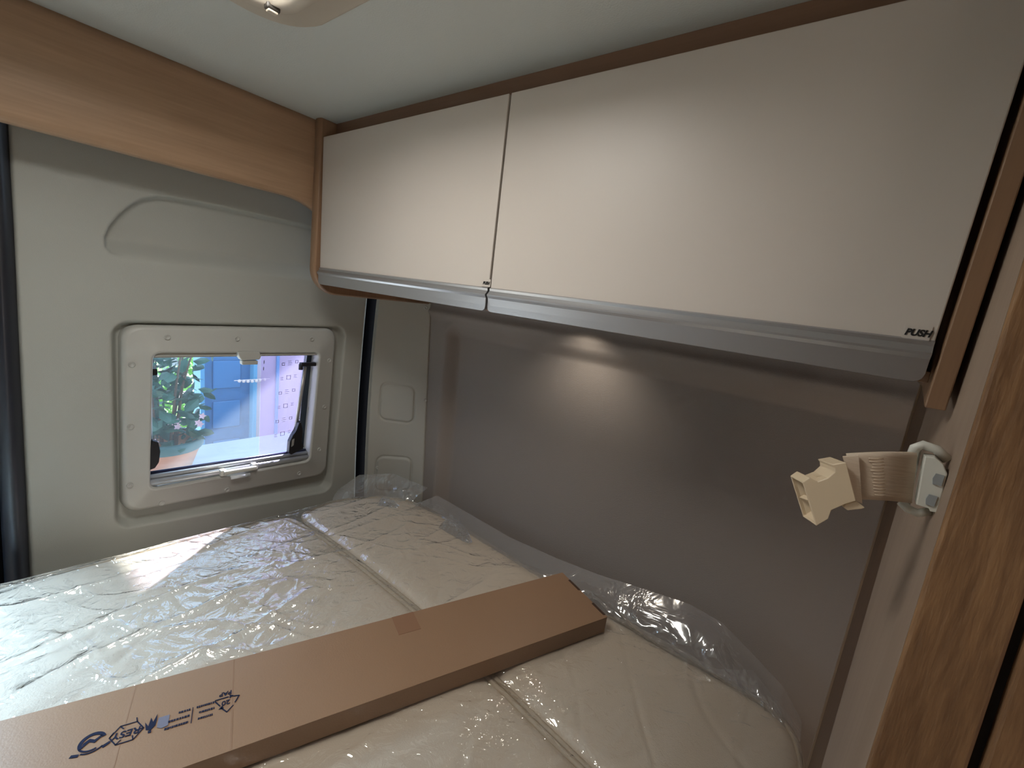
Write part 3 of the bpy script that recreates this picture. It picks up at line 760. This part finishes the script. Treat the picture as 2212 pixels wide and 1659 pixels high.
ringi = list(idx[0, :]) + list(idx[1:, -1]) + list(idx[-1, -2::-1]) + list(idx[-2:0:-1, 0]); prev = ringi; cx, cy = 0., .7
for o_, z in ((.010, ZB - .02), (.012, ZB - .06), (.010, ZB - .13)):
    cur = []
    for i in ringi:
        p_ = Vector(co[i]); dd = Vector((p_.x - cx, p_.y - cy)).normalized() * o_
        cur.append(len(co)); co.append((p_.x + dd.x, p_.y + dd.y, z))
    for i in range(len(ringi)): f.append((prev[i], prev[(i + 1) % len(ringi)], cur[(i + 1) % len(ringi)], cur[i]))
    prev = cur
mesh('plastic_wrap', co, f, FILM, None, True, label='clear wrinkled plastic wrap stretched over the cream mattress', cat='plastic sheet')

# loose plastic standing up in the gap beside the side wall
def loose(name, base, top, nu, nv, amp, seed, label, fold=1.0, m=FILML):
    bt = lambda tab, t: Vector([np.interp(t, np.linspace(0, 1, len(tab)), [q[k] for q in tab]) for k in range(3)])
    co = []; f = []
    for i in range(nu):
        t = i / (nu - 1); a = bt(base, t); c = bt(top, t)
        for j in range(nv):
            s_ = j / (nv - 1); p_ = a.lerp(c, s_)
            w = noise.noise(Vector((t * 9 + seed, s_ * 2.0, seed))) + .6 * (1 - abs(noise.noise(Vector((t * 26 + seed, s_ * 3.5, 4.0))))) ** 4
            p_ += Vector((-.8, .1, .35)) * amp * w * math.sin(math.pi * min(1, s_ * 1.1 + .05)) + Vector((-.05, 0, 0)) * math.sin(s_ * math.pi) * fold
            co.append(p_)
    for i in range(nu - 1):
        for j in range(nv - 1): f.append((i * nv + j, (i + 1) * nv + j, (i + 1) * nv + j + 1, i * nv + j + 1))
    return mesh(name, co, f, m, None, True, label=label, cat='plastic sheet')
baseT = [(1.085, 1.24, -.86), (1.104, 1.083, -.86), (1.102, .85, -.86), (1.10, .635, -.86), (1.103, .45, -.86), (1.107, .30, -.86), (1.112, .15, -.86), (1.118, .05, -.865), (1.118, -.02, -.87), (1.10, -.07, -.88), (1.08, -.10, -.89)]
topT = [(1.16, 1.20, -.82), (1.16, 1.06, -.820), (1.16, .815, -.824), (1.16, .62, -.806), (1.16, .47, -.785), (1.16, .313, -.752), (1.16, .202, -.730), (1.16, .119, -.734), (1.16, .030, -.778), (1.16, -.032, -.81), (1.16, -.085, -.87)]
loose('loose_plastic', baseT, topT, 240, 26, .014, 3.0, 'loose clear plastic flap standing up beside the grey side wall')
base2 = [(1.112, .42, -.865), (1.116, .25, -.865), (1.12, .10, -.87), (1.122, .02, -.87), (1.11, -.06, -.885)]
top2 = [(1.10, .45, -.805), (1.06, .30, -.80), (1.10, .10, -.82), (1.14, .03, -.80), (1.15, -.07, -.875)]
loose('loose_plastic', base2, top2, 120, 18, .016, 8.0, 'creased clear plastic fold lying along the right mattress edge', .2)
base3 = [(.85, 1.447, -.86), (.93, 1.42, -.86), (1.03, 1.36, -.86), (1.085, 1.27, -.86)]
top3 = [(.90, 1.50, -.84), (.99, 1.50, -.80), (1.10, 1.42, -.79), (1.16, 1.26, -.81)]
loose('loose_plastic', base3, top3, 60, 14, .008, 12.0, 'clear plastic flap standing up at the foot of the corner pillar', .1)
# a small folded tab of the wrap lying on the mattress near its right edge
FT = film('folded_plastic', 7.0, haze=.38, hazecol=(.8, .85, .9), rough=.08, bump=(40, .4), base=.04)
loose('plastic_tab', [(1.010, 1.02, ZB + .012), (1.012, .96, ZB + .012), (1.016, .905, ZB + .012), (1.020, .875, ZB + .014)], [(1.085, 1.045, ZB + .030), (1.085, 1.00, ZB + .026), (1.070, .94, ZB + .022), (1.030, .872, ZB + .018)], 40, 16, .010, 5.0, 'small shiny folded plastic tab on the right edge of the mattress', -.1, FT)
loose('plastic_tab', [(.93, 1.28, ZB + .012), (.95, 1.25, ZB + .012), (.975, 1.22, ZB + .012)], [(.965, 1.30, ZB + .03), (.99, 1.26, ZB + .024), (.985, 1.215, ZB + .02)], 24, 10, .010, 25.0, 'small crumpled plastic tab near the rear right corner of the mattress', -.05, FT)
loose('plastic_tab', [(.985, 1.19, ZB + .014), (1.02, 1.18, ZB + .014), (1.06, 1.19, ZB + .014)], [(.99, 1.175, ZB + .020), (1.03, 1.17, ZB + .026), (1.09, 1.185, ZB + .03)], 24, 8, .006, 35.0, 'thin twisted plastic strand near the rear right corner of the mattress', 0, FT)

# ------------------------------------------------------------------ cardboard box
HB = .045; zbx = ZB + .014; ztx = zbx + HB
P0 = Vector((1.006, .358, 0)); Ld = Vector((-.9365, .3506, 0)).normalized(); Wd = Vector((.3506, .9365, 0)).normalized() * .198
LB = 1.50
def bx(u, w, h): return P0 + Ld * u + Wd * w + Vector((0, 0, zbx + h))
box = root('cardboard_box', (0, 0, 0), 'long flat brown cardboard box lying across the plastic-wrapped mattress', 'box')
# top face drawn as a lid slightly larger than the body, with locking notches at the end
def quadbox(name, u0, u1, w0, w1, h0, h1, m, bev=.0012, parent=box):
    return B().prism([bx(u0, w0, h0), bx(u1, w0, h0), bx(u1, w1, h0), bx(u0, w1, h0)], (0, 0, h1 - h0), bev).out(name, m, parent)
body = quadbox('body', .0, LB, .0, 1.0, 0, HB - .002, KRAFT)
notch = []
lidp = [(0, 0), (LB, 0), (LB, 1), (0, 1), (0, .83), (.006, .82), (.006, .58), (0, .57), (0, .30), (.006, .29), (.006, .05), (0, .04)]
lid = B().prism([bx(u, w, HB - .0025) for u, w in lidp], (0, 0, .0025)).out('lid', KRAFT, box)
for w0, w1 in ((.58, .82), (.05, .29)): quadbox('slot', -.0015, .0045, w0, w1, HB - .004, HB + .0003, KRAFTE, 0, lid)
quadbox('tape', .462, .515, .70, 1.001, HB, HB + .0006, TAPE, 0, box)
quadbox('flap_crease', .832, .8345, .01, .99, HB - .0001, HB + .0004, mat('fold_line', (.27, .155, .09), .6), 0, box)
quadbox('flap_crease', .985, .987, .01, .99, HB - .0001, HB + .0004, mat('fold_line2', (.29, .17, .10), .6), 0, box)

# printed marks, upside down as in the photo: text x axis runs along +u (leftwards), up towards the viewer
def mk(x, y): return Vector((x, y, ztx + .0006))
XA = Ld; YA = -Wd.normalized()
def onlid(x, y): return frame4(mk(x, y), XA, YA)
def flat(name, polys, M4, m, parent, th=.0004):
    b_ = B()
    for P in polys:
        b_.prism([(q[0], q[1], 0) for q in P], (0, 0, th))
    v = [tuple(M4 @ Vector(q)) for q in b_.v]; return mesh(name, v, b_.f, m, parent)
def arc(r0, r1, a0, a1, n=18, sx=1, sy=1):
    o_ = [(r1 * math.cos(a) * sx, r1 * math.sin(a) * sy) for a in np.linspace(a0, a1, n)]; i_ = [(r0 * math.cos(a) * sx, r0 * math.sin(a) * sy) for a in np.linspace(a1, a0, n)]
    qs = []
    for k in range(n - 1): qs.append([o_[k], o_[k + 1], i_[n - 2 - k], i_[n - 1 - k]])
    return qs
def line(pts, w):
    qs = []
    for i in range(len(pts) - 1):
        a = Vector(pts[i]); c = Vector(pts[i + 1]); t = (c - a).normalized() * w * .3; n_ = Vector((-t.y, t.x)).normalized() * w / 2
        qs.append([tuple(a - t + n_), tuple(a - t - n_), tuple(c + t - n_), tuple(c + t + n_)])
    return qs
R_ = math.radians
# recycling mark of two interlocking arrows in a circle
g = arc(.0135, .0195, R_(200), R_(395)) + arc(.0165, .0195, R_(30), R_(120)) + [[(-.0125, -.006), (-.004, .004), (.004, -.001), (.0125, .008), (.0125, -.001), (.005, -.008), (-.003, -.003), (-.0125, -.0105)]]
g += arc(.0215, .024, R_(60), R_(140)) + [[(.013, .019), (.024, .016), (.026, .021), (.014, .024)], [(-.026, .010), (-.016, .016), (-.019, .021), (-.028, .014)]]
g = [[(x * .87, y * .87) for x, y in q] for q in g]
flat('recycling_dot_mark', g, onlid(.083, .811), INK, lid)
# hexagonal recycling mark with lettering
hx = [(.0215 * math.cos(R_(a)), .0195 * math.sin(R_(a))) for a in range(0, 361, 60)]
g = []
for i in range(6):
    if i % 2 == 0: g += line([hx[i], hx[i + 1]], .0016) + line([hx[i + 1], (hx[i + 1][0] * .55, hx[i + 1][1] * .62)], .0016)
    else: g += line([hx[i], hx[i + 1]], .0016) + line([(hx[i + 1][0] * .82, hx[i + 1][1] - .008), hx[i + 1]], .0016)
hm = flat('recycling_hexagon_mark', g, onlid(.122, .793), INK, lid)
text('RESY', 'hexagon_lettering', .017, onlid(.122, .793), INK, hm, shear=.1, depth=.0003, bold=.0003)
# leaf-and-hand mark
flat('leaf_mark', [[(x * .8, y) for x, y in q] for q in [[(-.009, -.016), (-.004, -.002), (.001, -.012), (.003, .004), (.010, -.006), (.006, .010), (-.002, .013), (-.009, .006), (-.010, -.004)], [(-.004, .0135), (.002, .0135), (.001, .018), (-.004, .018)]]], onlid(.1515, .786), INK, lid)
flat('hatched_block', [[(-.0075, -.011), (.0075, -.011), (.0075, .008), (.001, .012), (-.0075, .010)]], onlid(.1665, .776), INKG, lid)
rn = random.Random(2)
def textlines(cx_, cy_, L3, name):
    g_ = []
    for k, (l, o2) in enumerate(L3):
        y = (1 - k) * .0125; x = -l / 2 + o2
        while x < l / 2 + o2 - .003:
            w = rn.uniform(.0016, .0036); g_.append([(x, y - .0018), (x + w, y - .0018), (x + w, y + rn.uniform(.0012, .0024)), (x, y + rn.uniform(.0012, .0024))]); x += w + rn.uniform(.0003, .0009)
    return flat(name, g_, onlid(cx_, cy_), INK, lid)
textlines(.1865, .765, [(.034, .004), (.030, .001), (.020, -.004)][::1], 'small_print')
textlines(.221, .752, [(.024, .001), (.026, .0), (.028, .002)], 'small_print')
flat('rule', [[(-.0006, -.016), (.0006, -.016), (.0006, .016), (-.0006, .016)]], onlid(.2025, .758), INK, lid)
g = line([(-.018, -.014), (.002, -.014)], .0019) + line([(.008, -.013), (.019, -.010), (.013, .002)], .0019) + line([(.010, .008), (.001, .018), (-.008, .006)], .0019) + line([(-.010, .001), (-.018, -.012)], .0019) + [[(-.012, .008), (-.006, .001), (-.004, .009)], [(.004, -.018), (.010, -.014), (.004, -.010)]]
tm = flat('recycling_triangle_mark', [[(-x, y) for x, y in q] for q in g], onlid(.2505, .742), INK, lid)
text('20', 'triangle_number', .013, onlid(.2505, .7455), INK, tm, depth=.0003, bold=.0003)
text('PAP', 'triangle_lettering', .0115, frame4(mk(.2565, .765), XA, YA), INK, tm, depth=.0003, bold=.0003)

# ------------------------------------------------------------------ outside
def emat(*a, **k): return mat(*a, **k)
B().box((-12, 1.9, -3.05), (14, 30, -3.0)).out('ground', mat('pale_paving', (.45, .44, .40), .8, var=(1.5, .3)), kind='structure')
ZL = -1.32
B().box((.60, 2.9, -3.0), (3.0, 3.4, ZL)).box((.55, 2.86, ZL), (3.0, 3.44, ZL + .03), .01).out('low_wall', mat('rendered_low_wall', (.40, .45, .52), .7, var=(8, .15)), None, label='low rendered wall outside the window carrying the potted plant', cat='wall')
house = root('neighbour_house', (0, 0, 0), 'pinkish house wall with a blue door seen through the rear window', 'house')
B().box((1.555, 4.05, -3.0), (4.5, 4.3, .8)).out('wall', mat('pink_lilac_render', (.56, .42, .48), .8, var=(5, .12)), house)
B().box((1.185, 4.10, -3.0), (1.555, 4.22, .35)).out('door_leaf', mat('blue_paint', (.035, .16, .36), .5, var=(30, .25)), house)
B().box((1.165, 4.06, -3.0), (1.195, 4.24, .35), .004).box((1.545, 4.02, -3.0), (1.575, 4.24, .35), .004).box((1.74, 4.03, -3.0), (1.765, 4.24, .8), .004).out('door_frame', mat('pale_blue_paint', (.10, .32, .52), .5), house)
b = B()
for z in (-.95, -1.3, -1.65): b.box((1.26, 4.085, z - .11), (1.47, 4.10, z + .13), .01)
b.out('door_panel', mat('blue_paint_b', (.04, .18, .40), .5), house)
b = B()
for k in range(7): 
    bm = bmesh.new(); bmesh.ops.create_icosphere(bm, subdivisions=2, radius=.014)
    for v in bm.verts: v.co += Vector((1.42 + k * .033, 3.98, -.975 - .008 * math.sin(k / 6 * math.pi)))
    b.bm(bm)
b.tube([(1.38, 3.98, -.97), (1.66, 3.98, -.97)], .004, 6).out('bead_string', mat('pale_beads', (.75, .6, .55), .3), None, label='short string of pale beads hanging before the blue door outside', cat='beads')
B().box((-2, 16, -3), (12, 16.4, .5)).out('garden_wall', mat('cream_render', (.50, .48, .40), .8, var=(2, .15)), None, label='cream garden wall in the distance behind the plant outside', cat='wall')
def leafmesh(n, cen, rad, size, m, name, parent, seed, squash=1.0):
    r = random.Random(seed); v = []; f = []
    for _ in range(n):
        while True:
            q = Vector((r.uniform(-1, 1), r.uniform(-1, 1), r.uniform(-1, 1)))
            if q.length < 1: break
        c_ = Vector(cen) + Vector((q.x * rad[0], q.y * rad[1], q.z * rad[2])); s_ = size * r.uniform(.6, 1.3)
        ax = Vector((r.uniform(-1, 1), r.uniform(-1, 1), r.uniform(-1.2, .3))).normalized(); sd = ax.cross(Vector((r.uniform(-1, 1), r.uniform(-1, 1), 1))).normalized(); up = ax.cross(sd)
        P = [c_, c_ + ax * s_ * .35 + sd * s_ * .30 + up * .004, c_ + ax * s_ * .75 + sd * s_ * .22, c_ + ax * s_, c_ + ax * s_ * .75 - sd * s_ * .22, c_ + ax * s_ * .35 - sd * s_ * .30 + up * .004, c_ + ax * s_ * .5 - up * s_ * .06]
        n0 = len(v); v += P; f += [(n0, n0 + 1, n0 + 6), (n0 + 1, n0 + 2, n0 + 6), (n0 + 2, n0 + 3, n0 + 6), (n0 + 3, n0 + 4, n0 + 6), (n0 + 4, n0 + 5, n0 + 6), (n0 + 5, n0, n0 + 6)]
    return mesh(name, v, f, m, parent)
LEAF = mat('dark_green_leaf', (.035, .12, .075), .4, var=(20, .5)); LEAF2 = mat('bright_green_leaf', (.16, .42, .06), .5, var=(6, .4))
plant = root('potted_plant', (0, 0, 0), 'leafy plant in an orange terracotta pot outside the window', 'potted plant')
pc = Vector((.70, 3.1, ZL + .03)); n = 32
ring = lambda r, z: [(pc.x + r * math.cos(a), pc.y + r * math.sin(a), pc.z + z) for a in np.linspace(0, 2 * math.pi, n + 1)[:-1]]
pot = B().loops([ring(.0, 0), ring(.13, 0), ring(.17, .12), ring(.19, .16), ring(.19, .20), ring(.17, .20), ring(.165, .15), ring(.0, .14)]).out('pot', mat('terracotta', (.62, .26, .13), .7, var=(12, .35)), plant, True)
B().loops([ring(.192, .155), ring(.198, .165), ring(.198, .205), ring(.192, .212), ring(.175, .212)]).out('pot_rim', mat('green_glaze', (.05, .14, .13), .3), plant, True)
b = B()
for k in range(9):
    r = random.Random(k); a = r.uniform(0, 6.28); p0 = pc + Vector((.06 * math.cos(a), .06 * math.sin(a), .15)); p2 = pc + Vector((.22 * math.cos(a), .2 * math.sin(a), r.uniform(.5, .95))); p1 = (p0 + p2) / 2 + Vector((r.uniform(-.05, .05), 0, .05))
    b.tube([p0, p1, p2], [.008, .006, .003], 6)
b.out('stems', mat('brown_stem', (.16, .10, .06), .7), plant)
leafmesh(300, pc + Vector((-.02, 0, .45)), (.26, .22, .36), .085, LEAF, 'foliage', plant, 11)
leafmesh(38, pc + Vector((.02, .05, .85)), (.26, .2, .24), .08, LEAF, 'upper_foliage', plant, 12)
FLW = mat('pale_pink_flower', (.75, .5, .55), .6)
for k in range(9):
    r = random.Random(k + 50); fc = pc + Vector((r.uniform(-.16, .14), -.2 + r.uniform(-.02, .03), r.uniform(.22, .45))); v = [fc]; f = []
    for q in range(10):
        a = q * math.pi / 5; rr = .022 if q % 2 == 0 else .012
        v.append(fc + Vector((rr * math.cos(a), -.006, rr * math.sin(a))))
    for q in range(10): f.append((0, 1 + q, 1 + (q + 1) % 10))
    mesh('flower', v, f, FLW, plant)
sh = root('shrub', (0, 0, 0), 'bright green shrub in the garden behind the potted plant', 'shrub')
leafmesh(900, (2.3, 8.0, -2.2), (1.2, .5, .75), .16, LEAF2, 'foliage', sh, 21)
B().tube([(2.3, 8.0, -3), (2.35, 8.0, -2.2)], .06, 8).out('trunk', mat('shrub_bark', (.12, .08, .05), .9), sh)

# unseen sheet added to block the sun: its edge cuts the sunbeam into the triangle that falls on the bed
a_ = Vector((.415, 1.6, -.67)); c_ = Vector((.843, 1.6, -.298)); sd = -SUN_DIR
T_ = 3.2
e0 = a_ + sd * T_; e1 = c_ + sd * T_; ed = (e1 - e0).normalized(); upv = Vector((-.45, .35, .82)).normalized()
blocker = [e0 - ed * 1.2, e1 + ed * 1.4, e1 + ed * 1.4 + upv * 2.6, e0 - ed * 1.2 + upv * 2.6]
B().prism(blocker, tuple(sd * .04)).out('sun_blocker', mat('sun_blocker_sheet', (.5, .45, .4), .8), None, label='unseen sun-blocking sheet added outside, beyond the right edge of the window view', cat='sun_blocker')

# ------------------------------------------------------------------ to metres, floor at z = 0; each thing's origin at its own base
bpy.context.view_layer.update()
SM = Matrix.Translation((0, 0, Z0)) @ Matrix.Scale(S, 4)
done = set()
for o in strap.children_recursive: o.data.transform(Matrix.Scale(.909, 4))   # the strap hangs on the wardrobe's pale face
for o in list(bpy.data.objects):
    if o.type == 'MESH' and o.data.name not in done:
        o.data.transform(SM); done.add(o.data.name)
        for m_ in o.modifiers: m_.width *= S
    elif o.type in ('LIGHT', 'CAMERA'):
        o.location = SM @ o.location
        if o.type == 'LIGHT' and o.data.type == 'AREA': o.data.size *= S; o.data.size_y *= S; o.data.energy *= S * S
        if o.type == 'LIGHT' and o.data.type == 'SPOT': o.data.shadow_soft_size *= S; o.data.energy *= S * S
def fam(o):
    r = [o]
    for c in o.children: r += fam(c)
    return r
bpy.context.view_layer.update()
for o in list(bpy.data.objects):
    if o.parent is None and o.type in ('MESH', 'EMPTY'):
        F = [q for q in fam(o) if q.type == 'MESH']
        V = np.concatenate([np.array([v.co[:] for v in q.data.vertices]) for q in F])
        lo, hi = V.min(0), V.max(0); base = Vector(((lo[0] + hi[0]) / 2, (lo[1] + hi[1]) / 2, lo[2]))
        for q in F: q.data.transform(Matrix.Translation(-base))
        o.location = base
for o in bpy.data.objects:
    if o.type == 'MESH' and len(o.data.polygons) and not o.data.polygons[0].use_smooth: pass
